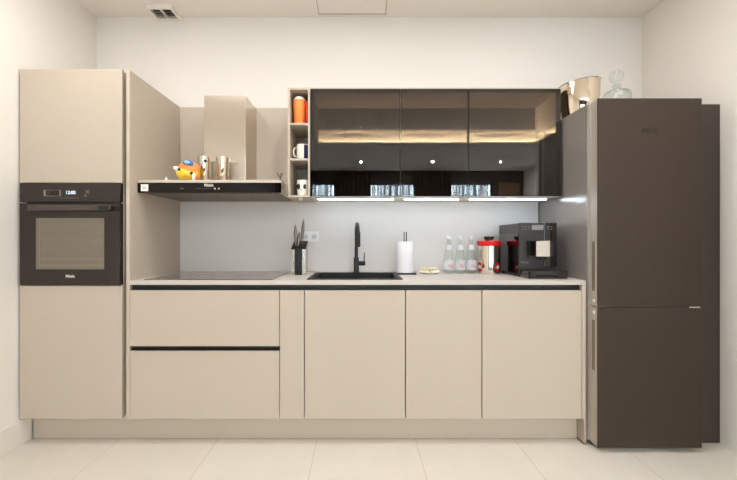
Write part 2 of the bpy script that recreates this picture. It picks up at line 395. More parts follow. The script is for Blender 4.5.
h = MB().box(-1.911, -1.440, 2.112, 2.128, 1.382, 1.414, bev=0.004).build('handle', 'bar', d)
for x in (-1.895, -1.48): MB().box(x, x+.025, 2.128, 2.161, 1.386, 1.410).build('handle_post', 'blackplain', h)
MB().box(-1.506, -1.444, 2.1105, 2.1125, 1.384, 1.411).build('handle_sticker', 'blackplain', h)
text('lettering', 'Miele', 0.024, (-1.702, 2.1588, 1.001), 'lettersilver', d, bold=0.0004)
text('clock_digits', '12:00', 0.027, (-1.700, 2.1588, 1.490), 'led_digit', t, bold=0.0004)
MB().box(-1.857, -1.846, 2.1585, 2.1605, 1.470, 1.506).box(-1.764, -1.757, 2.1585, 2.1605, 1.470, 1.506).box(-1.846, -1.764, 2.1585, 2.1605, 1.504, 1.506).box(-1.846, -1.764, 2.1585, 2.1605, 1.470, 1.472).build('energy_mark', 'icon_glint', t)
MB().box(-1.812, -1.772, 2.1585, 2.1605, 1.476, 1.502, bev=.0005).build('mode_window', 'blackplain', t)
b = MB()
for k in range(3):
    b.box(-1.601-.014, -1.601+.014, 2.159, 2.1605, 1.494, 1.496, rot=Matrix.Rotation(k*PI/3, 3, 'Y'))
b.box(-1.618, -1.608, 2.159, 2.1605, 1.468, 1.478).build('light_symbol', 'icon_glint', t)
b = MB()
for k in range(7): b.box(-1.752+k*.015, -1.746+k*.015, 2.159, 2.1605, 1.458, 1.461)
b.build('touch_marks', 'icon_glint', t)

# partition panel right of the tall cabinet (full height to counter run)
MB().box(-1.382, -1.3605, YD+.001, YS, 0.160, 2.212, bev=0.001).build('side_panel', 'laminate', label='tall beige side panel between the oven cabinet and the hob', cat='panel')
MB().box(-1.404, -1.384, 2.270, 2.795, 0.160, 2.17).build('filler_strip', 'laminate', label='narrow recessed beige strip beside the oven cabinet', cat='panel')

# ------------------------------------------------------------------ base run
MB().box(-2.000, 1.318, 2.252, 2.270, 0.002, 0.158).build('plinth', 'laminate', label='long beige kickboard under the cabinets', cat='kickboard')
t = thing('drawer_cabinet', 'wide beige base cabinet with two drawers under the hob', 'cabinet', (-0.92, 2.48, 0.16))
carcass(-1.3585, -0.480, 2.192, 2.76, 0.162, 0.9475, t, top=False)
MB().box(-1.3585, -0.4805, YD, YD+.019, 0.160, 0.562, bev=0.0012).build('drawer', 'laminate', t)
MB().box(-1.3585, -0.4805, YD, YD+.019, 0.588, 0.917, bev=0.0012).build('drawer', 'laminate', t)
MB().prism([(2.168, 0.564), (2.190, 0.564), (2.190, 0.586), (2.188, 0.586), (2.188, 0.566), (2.168, 0.566)], 'x', -1.3585, -0.4805).box(-1.3585, -.4805, 2.1895, 2.191, 0.563, 0.587).build('grip_channel', 'black', t)
def base_unit(name, label, x0, x1):
    t = thing(name, label, 'cabinet', ((x0+x1)/2, 2.48, 0.16))
    carcass(x0+.001, x1-.001, 2.192, 2.76, 0.162, 0.9475, t, top=False)
    MB().box(x0+.002, x1-.002, YD, YD+.019, 0.160, 0.917, bev=0.0012).build('door', 'laminate', t)
    return t
base_unit('narrow_cabinet', 'very narrow beige base cabinet between the drawers and the sink', -0.478, -0.334)
base_unit('sink_cabinet', 'wide beige base cabinet under the black sink', -0.332, 0.2605)
base_unit('base_cabinet', 'beige base cabinet below the paper towel and bottles', 0.2625, 0.7105)
base_unit('base_cabinet', 'beige base cabinet below the coffee machine', 0.7125, 1.2995)
MB().box(-1.3585, 1.297, 2.191, 2.1915, 0.919, 0.948).box(-1.3585, 1.297, 2.170, 2.191, 0.918, 0.9205).build('grip_rail', 'black', label='long black recessed grip rail under the worktop edge', cat='rail')
MB().box(1.3005, 1.320, YD+.001, YS, 0.160, 0.9478, bev=.0008).build('end_panel', 'laminate', label='beige end panel closing the cabinet run beside the fridge', cat='panel')
t = thing('floor_panel', 'beige panel reaching the floor between cabinets and fridge', 'panel', (1.329, 2.48, 0))
MB().box(1.3215, 1.3365, 2.188, YS, 0.012, 0.972).build('board', 'laminate', t)
MB().box(1.3212, 1.3368, 2.1875, YS, 0.0, 0.012).build('bottom_edge', 'twig', t, label='dark brown bottom edge')

# worktop with the sink cut-out
SX0, SX1, SY0, SY1 = -0.312, 0.238, 2.215, 2.640
MB().box(-1.3595, 1.3205, YD, SY0+.012, 0.949, 0.975).box(-1.3595, 1.3205, SY1-.012, YS, 0.949, 0.975).box(-1.3595, SX0+.012, SY0+.012, SY1-.012, 0.949, 0.975).box(SX1-.012, 1.3205, SY0+.012, SY1-.012, 0.949, 0.975).build('worktop', 'counter', label='long slim beige worktop holding sink, hob and appliances', cat='worktop')
# backsplash
t = thing('backsplash', 'beige and pale grey wall panelling behind the worktop and hood', 'backsplash', (0, 2.79, 0.976))
MB().box(-1.3595, -0.483, YS, YB-.002, 0.976, 1.500).build('panel', 'splash', t, label='pale grey left lower panel')
MB().box(-0.4815, 1.334, YS, YB-.002, 0.976, 1.500).build('panel', 'splash', t, label='pale grey right lower panel')
MB().box(-1.3595, -0.790, YS, YB-.002, 1.502, 2.212).build('panel', 'laminate', t, label='beige upper panel behind the hood')
MB().box(-0.788, -0.4875, YS, YB-.002, 1.502, 2.206).build('panel', 'laminate', t, label='beige upper panel right of the hood')

# ------------------------------------------------------------------ hob, sink, tap
t = thing('hob', 'flat black glass hob left on the worktop', 'hob', (-0.90, 2.44, 0.975))
MB().box(-1.290, -0.525, 2.195, 2.690, 0.9752, 0.9805, bev=0.0012).build('glass_top', 'hob', t)
b = MB()
for (cx, cy, r) in ((-1.10, 2.56, .09), (-1.10, 2.34, .075), (-.71, 2.56, .075), (-.71, 2.34, .09), (-.905, 2.5, .11)):
    b.lathe((cx, cy, 0.9806), [(r-.002, 0), (r, 0), (r, .0003), (r-.002, .0003), (r-.002, 0)], 48)
b.build('zone_rings', 'icon_glint', t)
t = thing('sink', 'black rectangular inset sink in the worktop', 'sink', (-0.037, 2.43, 0.975))
b = MB(); b.box(SX0-.012, SX1+.012, SY0-.008, SY0+.014, .9752, .981, bev=.001).box(SX0-.012, SX1+.012, SY1-.014, SY1+.01, .9752, .981, bev=.001).box(SX0-.012, SX0+.012, SY0+.014, SY1-.014, .9752, .981).box(SX1-.012, SX1+.012, SY0+.014, SY1-.014, .9752, .981)
b.build('rim', 'sink', t)
zi = 0.775
MB().box(SX0+.013, SX1-.013, SY0+.013, SY1-.013, zi, zi+.006).box(SX0+.013, SX0+.019, SY0+.013, SY1-.013, zi, .976).box(SX1-.019, SX1-.013, SY0+.013, SY1-.013, zi, .976).box(SX0+.019, SX1-.019, SY0+.013, SY0+.019, zi, .976).box(SX0+.019, SX1-.019, SY1-.019, SY1-.013, zi, .976).build('bowl', 'sink', t)
MB().lathe((-0.037, 2.43, zi+.006), [(0, 0), (.045, 0), (.045, .003), (.03, .004), (0, .002)], 28).build('drain', 'steel', t, smooth=True)
t = thing('kitchen_tap', 'black pull-out mixer tap behind the sink', 'tap', (-0.034, 2.695, 0.975))
tx, ty = -0.034, 2.695
MB().lathe((tx, ty, .9752), [(0, 0), (.026, 0), (.026, .006), (.0195, .008), (.0195, .105), (.015, .112), (0, .112)], 32).build('tap_body', 'blackmetal', t, smooth=True)
pts = [(tx, ty, 1.08), (tx, ty, 1.20), (tx, ty, 1.262)]
for k in range(1, 13):
    a = PI*k/12; pts.append((tx+.014*(1-math.cos(a))/2, ty-.095+.095*math.cos(a), 1.262+.065*math.sin(a)))
MB().tube(pts, .0125, 16).build('spout', 'blackmetal', t, smooth=True)
MB().lathe((tx+.014, ty-.19, 1.165), [(0, 0), (.013, 0), (.0165, .004), (.0165, .095), (.013, .103), (0, .103)], 24).build('spray_head', 'blackmetal', t, smooth=True)
MB().tube([(tx+.01, ty, 1.043), (tx+.06, ty, 1.043)], .0165, 20).tube([(tx+.06, ty, 1.043), (tx+.066, ty, 1.043)], .0145, 20).tube([(tx+.056, ty-.002, 1.05), (tx+.058, ty-.006, 1.122)], [.0045, .0035], 10).build('lever', 'blackmetal', t, smooth=True)

# ------------------------------------------------------------------ wall cabinets
YW = 2.444
ZW0, ZW1 = 1.500, 2.218
t = thing('wall_cabinet', 'long wall cabinet with three smoked glass doors and a glowing shelf light', 'cabinet', (0.493, 2.6, ZW0))
wx0, wx1 = -0.336, 1.323
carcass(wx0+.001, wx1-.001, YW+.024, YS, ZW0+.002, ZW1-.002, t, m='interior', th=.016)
MB().box(wx0, wx1, YW+.004, YS, ZW1-.001, ZW1+.005).build('top_board', 'laminate', t)
MB().box(wx0, wx1, YW+.002, YS-.004, ZW0-.0005, ZW0+.0015).build('bottom_board', 'under', t)
for x0, x1 in ((-0.336, 0.261), (0.2625, 0.711), (0.7125, 1.323)):
    fr = .006
    d = MB().box(x0+.001, x0+fr, YW, YW+.020, ZW0+.004, ZW1-.006).box(x1-fr, x1-.001, YW, YW+.020, ZW0+.004, ZW1-.006).box(x0+fr, x1-fr, YW, YW+.020, ZW0+.004, ZW0+.013).box(x0+fr, x1-fr, YW, YW+.020, ZW1-.013, ZW1-.006).build('door', 'blackmetal', t)
    MB().box(x0+.0015, x1-.0015, YW-.0045, YW-.0005, ZW0+.0045, ZW1-.0065).build('glass', 'smoked', d)
    u = MB().box(x0+.035, x1-.035, 2.545, 2.562, ZW0-.006, ZW0-.0005).build('lamp_housing', 'steel', t)
    MB().box(x0+.038, x1-.038, 2.552, 2.557, ZW0-.008, ZW0-.006).build('lamp_diffuser', 'ledcool', u)
MB().box(wx0+.018, wx1-.036, YW+.035, YS-.044, 1.923, 1.931).build('shelf', 'clear', t, label='clear glass shelf')
MB().box(wx0+.018, wx1-.018, YS-.0088, YS-.0082, 1.931, 2.040).build('back_glow_band', 'rail', t)  # added pale band standing for the lit strip of the cabinet back
MB().box(wx1-.0174, wx1-.0168, YW+.03, YS-.010, 1.940, 2.200).build('side_glow_lining', 'rail', t)  # added pale sheet; glow on the side wall put into its colour
p = MB().box(wx0+.018, wx1-.018, YS-.040, YS-.009, 1.915, 1.931).box(wx0+.018, wx1-.018, YS-.042, YS-.040, 1.915, 1.937).box(wx1-.032, wx1-.0175, YW+.035, YS-.044, 1.915, 1.933).box(wx1-.034, wx1-.032, YW+.035, YS-.044, 1.915, 1.939).build('light_profile', 'blackmetal', t)
MB().box(wx0+.020, wx1-.020, YS-.038, YS-.030, 1.9312, 1.933).box(wx1-.029, wx1-.022, YW+.04, YS-.045, 1.9332, 1.935).build('light_strip', 'ledwarm', p)
# open shelf unit
t = thing('open_shelf', 'narrow beige open shelf unit with three cubbies holding mugs', 'shelf unit', (-0.412, 2.6, ZW0))
sx0, sx1 = -0.485, -0.338
MB().box(sx0, sx0+.013, YW, YS, 1.497, 2.222).box(sx1-.013, sx1, YW, YS, 1.497, 2.222).build('side', 'laminate', t)
for z, n in ((1.497, 'shelf'), (1.741, 'shelf'), (1.976, 'shelf'), (2.210, 'shelf')):
    MB().box(sx0+.013, sx1-.013, YW, YS, z, z+.012).build(n, 'laminate', t)
MB().box(sx0+.013, sx1-.013, YS-.008, YS-.001, 1.509, 2.210).build('back', 'laminate', t)
MB().lathe((-0.408, 2.50, 1.482), [(0, 0), (.009, 0), (.012, .003), (.012, .0148), (0, .0148)], 20).build('shelf_sensor', 'white', label='tiny white round sensor under the open shelf unit', cat='sensor', smooth=True)

# stem glasses behind the left smoked door
def wine_glass(x, y, label):
    return MB().lathe((x, y, 1.9312), [(0, 0), (.030, 0), (.030, .002), (.005, .006), (.0035, .02), (.0035, .07), (.012, .078), (.030, .10), (.036, .13), (.030, .165), (.0285, .165), (.0345, .13), (.028, .102), (.010, .082), (0, .080)], 24).build('wine_glass', 'clear', label=label, cat='glass', group='stem glasses behind the left smoked door', smooth=True)
wine_glass(-.215, 2.60, 'leftmost faint stem glass behind the left smoked door')
wine_glass(-.105, 2.55, 'second faint stem glass from the left behind the smoked door')
wine_glass(0.0, 2.62, 'third faint stem glass from the left behind the smoked door')
wine_glass(.13, 2.57, 'rightmost faint stem glass behind the left smoked door')

# ------------------------------------------------------------------ cooker hood
t = thing('cooker_hood', 'steel chimney hood with black glass control front', 'cooker hood', (-0.92, 2.5, 1.50))
HX0, HX1, HY = -1.3575, -0.4865, 2.243
MB().box(HX0, HX1, HY+.004, YS-.001, 1.504, 1.576, bev=.001).build('canopy', 'steel', t)
f = MB().box(HX0, HX1+.002, HY, HY+.0035, 1.500, 1.561).build('glass_front', 'hoodglass', t)
MB().box(HX0, HX1+.002, HY-.002, HY+.0035, 1.5615, 1.578, bev=.0008).build('top_trim', 'trim', t)
MB().box(HX0+.03, -.925, HY+.04, YS-.05, 1.498, 1.5035, bev=.001).build('grease_filter', 'filter', t)
MB().box(-.918, HX1-.03, HY+.04, YS-.05, 1.498, 1.5035, bev=.001).build('grease_filter', 'filter', t)
CX0, CX1, CY, CZ = -1.070, -.785, 2.515, 2.197
MB().box(CX0, CX1, CY, YS-.001, 1.577, CZ, bev=.0015).build('chimney', 'chimney', t)
text('lettering', 'Miele', 0.026, (-0.925, HY-.0006, 1.546), 'lettersilver', f, bold=.0006)
b = MB()
for x in (-1.0, -.985, -.965, -.945, -.93, -.915): b.box(x, x+.006, HY-.0008, HY, 1.524, 1.528)
b.build('touch_symbols', 'icon_glint', f)
MB().box(-1.10, -1.075, HY-.0008, HY, 1.524, 1.528).build('power_symbol', 'icon_glint', f)
MB().box(-.893, -.884, HY-.0008, HY, 1.521, 1.530).box(-.869, -.860, HY-.0008, HY, 1.521, 1.530).build('lit_symbols', 'lettersilver', f)
s = MB().box(-1.338, -1.293, HY-.0015, HY-.0001, 1.510, 1.552).build('energy_sticker', 'white', t)
MB().box(-1.328, -1.303, HY-.002, HY-.0015, 1.532, 1.534).box(-1.328, -1.303, HY-.002, HY-.0015, 1.526, 1.528).build('sticker_print', 'icon_glint', s)

# things on the hood (top at 1.5762)
HT = 1.5765
t = thing('toy_bird', 'yellow and orange vinyl toy with blue goggles on the hood', 'toy', (-1.083, 2.305, HT))
cx, cy, cz = -1.083, 2.305, HT+.056
R = Matrix.Rotation(0.18, 3, 'Y')
MB().ball((cx, cy, cz), .067, (1.0, .82, .83)).build('toy_body', 'yellow', t, smooth=True)
b = MB().ball((cx+.006, cy+.006, cz+.012), .0700, (1.02, .85, .85))
geom = b.bm.verts[:]+b.bm.edges[:]+b.bm.faces[:]
bmesh.ops.bisect_plane(b.bm, geom=geom, plane_co=(cx, cy-.01, cz+.034), plane_no=(0.22, -.55, .9), clear_inner=True)
bmesh.ops.solidify(b.bm, geom=b.bm.faces[:], thickness=.003)
b.build('hood_cap', 'orange', t, smooth=True)
MB().ball((cx+.060, cy+.01, cz-.004), .026, (.5, .8, 1.5)).build('side_flap', 'orange', t, smooth=True)
MB().ball((cx-.050, cy-.030, cz+.018), .028, (1.0, .55, .55), Matrix.Rotation(.5, 3, 'Y')).build('ear', 'porcelain', t, smooth=True)
g = MB().ball((cx+.022, cy-.038, cz+.054), .026, (1.25, .6, .75), R).build('goggles', 'blue', t, smooth=True)
MB().ball((cx+.020, cy-.052, cz+.056), .015, (1.3, .5, .7), R).build('goggle_lens', 'lightblue', g, smooth=True)
MB().ball((cx-.026, cy-.057, cz+.012), .009, (1, .5, 1)).build('eye', 'blackplain', t, smooth=True)
MB().ball((cx+.044, cy-.046, cz-.010), .009, (1, .5, 1)).build('eye', 'blackplain', t, smooth=True)
MB().ball((cx+.016, cy-.058, cz-.030), .013, (1.4, .6, .6)).build('beak', 'orange', t, smooth=True)
MB().ball((cx+.056, cy-.042, cz-.032), .015, (.7, .6, 1.5)).build('hand', 'porcelain', t, smooth=True)
def cup_prof(h, r0, r1, th=.0025):
    return [(0, 0), (r0-.002, 0), (r0, .003), (r1, h), (r1-th, h), (r0-th, .006), (0, .006)]
t = thing('steel_tumbler', 'tall steel tumbler beside the toy, with a small dark badge', 'tumbler', (-1.03, 2.425, HT))
MB().lathe((-1.03, 2.425, HT), cup_prof(.182, .033, .042), 40).build('cup', 'chrome', t, smooth=True)
MB().ball((-1.008, 2.388, HT+.148), .010, (1, .4, 1)).build('badge', 'blackplain', t, smooth=True)
MB().lathe((-.908, 2.425, HT), cup_prof(.177, .033, .042), 40).build('steel_tumbler', 'chrome', label='tall plain steel tumbler in front of the hood chimney', cat='tumbler', smooth=True)
MB().lathe((-1.235, 2.34, HT), [(0, 0), (.012, 0), (.013, .008), (.010, .02), (.004, .030), (.006, .036), (0, .041)], 20).build('small_ornament', 'porcelain', label='tiny white ornament at the left end of the hood top', cat='ornament', smooth=True)
t = thing('wire_stand', 'tiny dark wire stand at the right end of the hood', 'stand', (-.512, 2.34, HT))
b = MB(); c = Vector((-.512, 2.34, HT))
for dx, dy in ((-1, -.5), (1, -.5), (0, 1)):
    b.tube([c+Vector((dx*.018, dy*.014, .001)), c+Vector((-dx*.002, 0, .028)), c+Vector((dx*.020, dy*.016, .062))], .0022, 8)
b.build('wire_frame', 'blackmetal', t)
MB().lathe((-.512, 2.34, HT+.030), [(0, 0), (.008, 0), (.016, .026), (.0145, .026), (.007, .002), (0, .002)], 20).build('glass_cup', 'clear', t, smooth=True)

# ------------------------------------------------------------------ mugs on the open shelf
y = 2.515
t = thing('travel_mug', 'bright orange travel mug with pale lid, top cubby', 'mug', (-.420, y, 1.988))
MB().lathe((-.420, y, 1.9882), [(0, 0), (.033, 0), (.035, .004), (.042, .168), (.041, .172), (0, .172)], 40).build('mug_body', 'orange', t, smooth=True)
MB().lathe((-.420, y, 2.1604), [(0, 0), (.041, 0), (.041, .008), (.032, .014), (.030, .022), (0, .022)], 40).build('lid', 'porcelain', t, smooth=True)
MB().tube([(-.384, y-.012, 2.150), (-.366, y-.022, 2.142), (-.363, y-.024, 2.08), (-.366, y-.022, 2.01), (-.388, y-.012, 2.006)], .0095, 14).build('handle', 'redor', t, label='red orange handle', smooth=True)
t = thing('mug', 'white and cobalt blue mug with handle left, middle cubby', 'mug', (-.404, y, 1.753))
MB().lathe((-.396, y, 1.7532), [(0, 0), (.028, 0), (.036, .008), (.041, .03), (.0425, .105), (.0395, .105), (.038, .03), (.03, .01), (0, .008)], 40).build('mug_body', 'porcelain', t, smooth=True)
b = MB(); b.lathe((-.396, y, 1.7532), [(.0375, .010), (.0416, .03), (.0430, .100)], 40)
bmesh.ops.delete(b.bm, geom=[f for f in b.bm.faces if len(f.verts) > 4], context='FACES')
bmesh.ops.delete(b.bm, geom=[v for v in b.bm.verts if v.co.x < -.397+.014*math.sin((v.co.z-1.75)*40)], context='VERTS')
bmesh.ops.solidify(b.bm, geom=b.bm.faces[:], thickness=.0006)
b.build('blue_glaze', 'cobalt', t, label='cobalt blue glazed side', smooth=True)
MB().tube([(-.434, y, 1.84), (-.453, y-.003, 1.838), (-.461, y-.004, 1.815), (-.454, y-.003, 1.785), (-.432, y, 1.775)], .0055, 12).build('handle', 'porcelain', t, smooth=True)
t = thing('mug', 'white mug with a black eyed face, bottom cubby', 'mug', (-.404, y, 1.509))
MB().lathe((-.396, y, 1.5092), [(0, 0), (.034, 0), (.038, .004), (.041, .108), (.038, .108), (.035, .008), (0, .008)], 40).build('mug_body', 'porcelain', t, smooth=True)
MB().ball((-.420, y-.034, 1.573), .0135, (1, .5, 1.4)).ball((-.417, y-.036, 1.560), .0035, (1, .5, 2)).build('painted_eye', 'blackplain', t, smooth=True)
MB().ball((-.382, y-.033, 1.573), .0135, (1, .5, 1.4)).ball((-.384, y-.036, 1.560), .0035, (1, .5, 2)).build('painted_eye', 'blackplain', t, smooth=True)
MB().ball((-.401, y-.0375, 1.551), .005, (1.1, .4, .8)).build('painted_nose', 'blackplain', t, smooth=True)

# ------------------------------------------------------------------ on the worktop
WT = 0.9755
# socket
t = thing('wall_socket', 'white double power socket on the backsplash', 'socket', (-.380, YS, 1.20))
MB().box(-.449, -.318, YS-.010, YS-.0002, 1.199, 1.276, bev=.003).build('cover_plate', 'white', t)
for x in (-.417, -.351):
    s = MB().tube([(x, YS-.0100, 1.2375), (x, YS-.0125, 1.2375)], .025, 32)
    s = s.build('socket_insert', 'white', t, smooth=True)
    MB().tube([(x, YS-.0126, 1.2375), (x, YS-.0130, 1.2375)], .0205, 32).build('recess', 'recess', s, smooth=True)
    MB().tube([(x-.008, YS-.0132, 1.2375), (x-.008, YS-.0136, 1.2375)], .003, 10).tube([(x+.008, YS-.0132, 1.2375), (x+.008, YS-.0136, 1.2375)], .003, 10).build('pin_holes', 'blackplain', s)
# knife block
t = thing('knife_block', 'slim steel and black knife block left of the sink', 'knife block', (-.42, 2.56, WT))
prof = [(2.505, WT+.001), (2.605, WT+.001), (2.605, 1.196), (2.505, 1.150)]
MB().prism(prof, 'x', -.451, -.400).build('core', 'blackplain', t)
MB().prism(prof, 'x', -.471, -.4515).build('side_plate', 'steel', t, label='brushed steel side')
MB().prism(prof, 'x', -.3995, -.376).build('side_plate', 'steel', t, label='brushed steel side')
MB().prism([(2.498, 1.148), (2.610, 1.199), (2.610, 1.207), (2.498, 1.156)], 'x', -.473, -.374).build('slotted_top', 'blackplain', t, label='black slanted top')
def knife(x, y, z0, z1, lean, label):
    t = thing('knife', label, 'knife', (x, y, z0), 'steel knives in the block')
    d = Vector((lean, .06, z1-z0))
    MB().tube([Vector((x, y, z0))+d*k for k in (0, .10, .35, .62, .85, 1.0)], [.0045, .006, .0105, .0120, .007, .0015], 14).build('handle', 'knife', t, smooth=True)
    MB().box(x-.0008, x+.0008, y-.012, y+.012, z0-.006, z0+.001).build('blade', 'steel', t)
knife(-.449, 2.535, 1.177, 1.322, -.012, 'steel knife leaning left in the block')
knife(-.410, 2.565, 1.190, 1.363, .002, 'tallest steel knife, at the right of the block')
knife(-.431, 2.525, 1.174, 1.270, .0, 'shortest steel knife, in the middle of the block')
# paper towel
t = thing('paper_towel_holder', 'black upright holder carrying the paper towel roll', 'paper towel holder', (.308, 2.59, WT))
MB().box(.236, .380, 2.52, 2.66, WT, WT+.010, bev=.003).build('base', 'blackmetal', t)
MB().tube([(.303, 2.59, WT+.01), (.303, 2.59, 1.27)], .0035, 10).tube([(.319, 2.59, WT+.01), (.319, 2.59, 1.27)], .0035, 10).build('twin_rod', 'blackmetal', t, smooth=True)
MB().lathe((.308, 2.59, WT+.0105), [(.020, .001), (.062, .001), (.061, .10), (.0585, .212), (.056, .216), (.020, .216), (.020, .001)], 48).build('paper_towel_roll', 'paper', label='white paper towel roll right of the sink', cat='paper towel', smooth=True)
# dish and wrapped sweets
MB().lathe((.482, 2.585, WT), [(0, 0), (.045, 0), (.078, .014), (.0765, .016), (.044, .003), (0, .003)], 40, squash=.55).build('small_dish', 'porcelain', label='small shallow white dish under wrapped sweets', cat='dish', smooth=True)
sw = [(.422, 2.575, .013, 'cream', 'cream wrapped sweet at the left edge of the dish'), (.452, 2.57, .011, 'lemon', 'yellow wrapped sweet at front left of the dish'),
      (.478, 2.575, .010, 'green', 'dark green wrapped sweet in the middle of the dish'), (.505, 2.57, .011, 'porcelain', 'white wrapped sweet at front right of the dish'),
      (.536, 2.58, .013, 'lemon', 'pale yellow wrapped sweet at the right edge of the dish'), (.445, 2.592, .034, 'lemon', 'yellow wrapped sweet on top at the left of the pile'),
      (.487, 2.592, .033, 'cream', 'cream wrapped sweet on top in the middle of the pile'), (.520, 2.592, .034, 'porcelain', 'white wrapped sweet on top at the right of the pile')]
for i, (x, yy, z, m, lb) in enumerate(sw):
    R = Matrix.Rotation(random.uniform(-.5, .5), 3, 'Y') @ Matrix.Rotation(random.uniform(-.6, .6), 3, 'Z')
    t = thing('wrapped_sweet', lb, 'sweet', (x, yy, WT+z-.004), 'wrapped sweets on the dish')
    MB().ball((x, yy, WT+z+.004), .012, (1.25, .8, .75), R, 14, 10).build('sweet_body', m, t, smooth=True)
    for sd in (-1, 1):
        p = Vector((x, yy, WT+z+.004))
        MB().tube([p+R@Vector((sd*.013, 0, 0)), p+R@Vector((sd*.022, 0, 0))], [.002, .007], 10).build('wrapper_twist', m, t)
# bottles
def bottle(x, label):
    yb = 2.625
    t = thing('water_bottle', label, 'bottle', (x, yb, WT), 'clear glass water bottles')
    outer = [(0, 0), (.032, 0), (.036, .004), (.036, .108), (.034, .125), (.026, .165), (.017, .205), (.0135, .225), (.0135, .250)]
    inner = [(.0115, .250), (.0115, .225), (.015, .205), (.024, .165), (.032, .125), (.034, .108), (.034, .008), (.030, .005), (0, .005)]
    MB().lathe((x, yb, WT), outer+inner, 36).build('bottle_glass', 'bottleclear', t, smooth=True)
    MB().lathe((x, yb, WT+.242), [(0, .012), (.012, .012), (.0142, .0), (.0148, .0), (.0143, .020), (.012, .0245), (0, .0245)][1:], 28).build('cap', 'cap', t, smooth=True)
    def wrap(z0, z1, r0, r1, a0, a1, nm, m, wave=0):
        b = MB(); n = 20; A = []
        for i in range(n+1):
            a = a0+(a1-a0)*i/n; f = (wave*math.sin(PI*i/n*1.0) if wave else 0)
            row = []
            for (r, z) in ((r0, z0), (r1, z1+f)): row.append(b.bm.verts.new((x+r*math.cos(a), yb+r*math.sin(a), WT+z)))
            A.append(row)
        for p, q in zip(A, A[1:]): b.bm.faces.new((p[0], q[0], q[1], p[1]))
        bmesh.ops.solidify(b.bm, geom=b.bm.faces[:], thickness=.0004)
        return b.build(nm, m, t, smooth=True)
    l = wrap(.028, .090, .0368, .0368, -PI*1.02, PI*.02, 'front_label', 'label', .006)
    wrap(.168, .205, .0268, .0182, -PI*.82, -PI*.18, 'neck_label', 'label')
    b = MB()
    for (a, z, wd, hg) in ((-1.5, .062, .016, .006), (-1.15, .052, .020, .007), (-.9, .068, .014, .005), (-1.3, .042, .024, .004), (-1.75, .054, .012, .006)):
        b.box(-wd/2, wd/2, -.0003, .0003, -hg/2, hg/2, rot=Matrix.Rotation(a+PI/2, 3, 'Z'), piv=(0, 0, 0))
        bmesh.ops.translate(b.bm, verts=b.bm.verts[-8:], vec=(x+.0376*math.cos(a), yb+.0376*math.sin(a), WT+z))
    b.build('label_print', 'labelred', l)
    return t
M['bottleclear'] = glass_mat('bottle_clear_glass', (0.97, 0.985, 0.98), 1.4)
b1 = bottle(.625, 'leftmost clear water bottle with white label, beside the sweets')
dup(b1, (.704, 2.625, WT), 'middle clear water bottle with white label')
dup(b1, (.783, 2.625, WT), 'rightmost clear water bottle with white label, beside the red lidded canister')
# canister
t = thing('coffee_canister', 'steel coffee canister with red lid and black knob', 'canister', (.905, 2.61, WT))
MB().lathe((.905, 2.61, WT), [(0, 0), (.074, 0), (.077, .003), (.077, .196), (0, .196)], 56).build('canister_body', 'chrome', t, smooth=True)
l = MB().lathe((.905, 2.61, WT+.1965), [(0, 0), (.080, 0), (.0815, .004), (.0815, .030), (.077, .036), (0, .036)], 56).build('lid', 'red', t, smooth=True)
MB().lathe((.905, 2.61, WT+.2327), [(0, 0), (.022, 0), (.022, .006), (.033, .010), (.034, .027), (.030, .030), (0, .030)], 36).build('knob', 'blackplain', l, smooth=True)
def decal(cx, cy, cz, r, a0, wa, h, name, m, parent, label=None, star=0):
    b = MB(); n = 28; c = b.bm.verts.new((cx+r*math.cos(a0), cy+r*math.sin(a0), cz)); ring = []
    for k in range(n):
        q = 2*PI*k/n; f = 1-star*(0.5+0.5*math.cos(5*q)); a = a0+wa*f*math.cos(q)
        ring.append(b.bm.verts.new((cx+r*math.cos(a), cy+r*math.sin(a), cz+h*f*math.sin(q))))
    for k in range(n): b.bm.faces.new((c, ring[k], ring[(k+1) % n]))
    bmesh.ops.solidify(b.bm, geom=b.bm.faces[:], thickness=-.0004)
    return b.build(name, m, parent, label=label)
for a in (-1.05, -2.85):
    e = decal(.905, 2.61, WT+.048, .0776, a, .36, .034, 'emblem', 'red', t, 'red oval emblem')
    decal(.905, 2.61, WT+.050, .0782, a, .22, .017, 'emblem_mark', 'white', e, star=.5)
# coffee machine
t = thing('coffee_machine', 'black bean-to-cup coffee machine right on the worktop', 'coffee machine', (1.133, 2.5, WT))
MB().box(1.0155, 1.2515, 2.372, 2.712, WT+.012, 1.321, bev=.004).build('housing', 'machineside', t)
MB().box(1.0125, 1.0153, 2.378, 2.700, .995, 1.255, bev=.0008).build('side_tank_panel', 'sidegloss', t, label='glossy black lower side')
for x in (1.035, 1.23):
    for yy in (2.40, 2.68): MB().tube([(x, yy, WT), (x, yy, WT+.012)], .012, 16).build('foot', 'blackplain', t)
f = MB().box(1.013, 1.172, 2.360, 2.3715, 1.040, 1.323, bev=.002).build('front_panel', 'machine', t)
g = MB().box(1.1725, 1.253, 2.360, 2.3715, 1.040, 1.323, bev=.002).build('front_panel', 'blackgloss', t, label='glossy black right front strip')
MB().box(1.013, 1.172, 2.3592, 2.3602, 1.262, 1.264).box(1.013, 1.172, 2.3592, 2.3602, 1.094, 1.096).build('groove_line', 'blackplain', f)
MB().box(1.092, 1.166, 2.357, 2.3602, 1.277, 1.308, bev=.001).build('display', 'screen', f)
b = MB()
for i in range(2):
    for k in range(3): b.box(1.032+k*.018, 1.041+k*.018, 2.3585, 2.3602, 1.279+i*.016, 1.284+i*.016)
b.build('touch_keys', 'icon_glint', f)
b = MB()
for i in range(2):
    for k in range(2): b.box(1.192+k*.020, 1.202+k*.020, 2.3585, 2.3602, 1.279+i*.016, 1.284+i*.016)
b.build('touch_keys', 'icon_glint', g)
MB().box(1.062, 1.085, 2.353, 2.3602, 1.108, 1.209).build('spout_recess', 'blackplain', t)
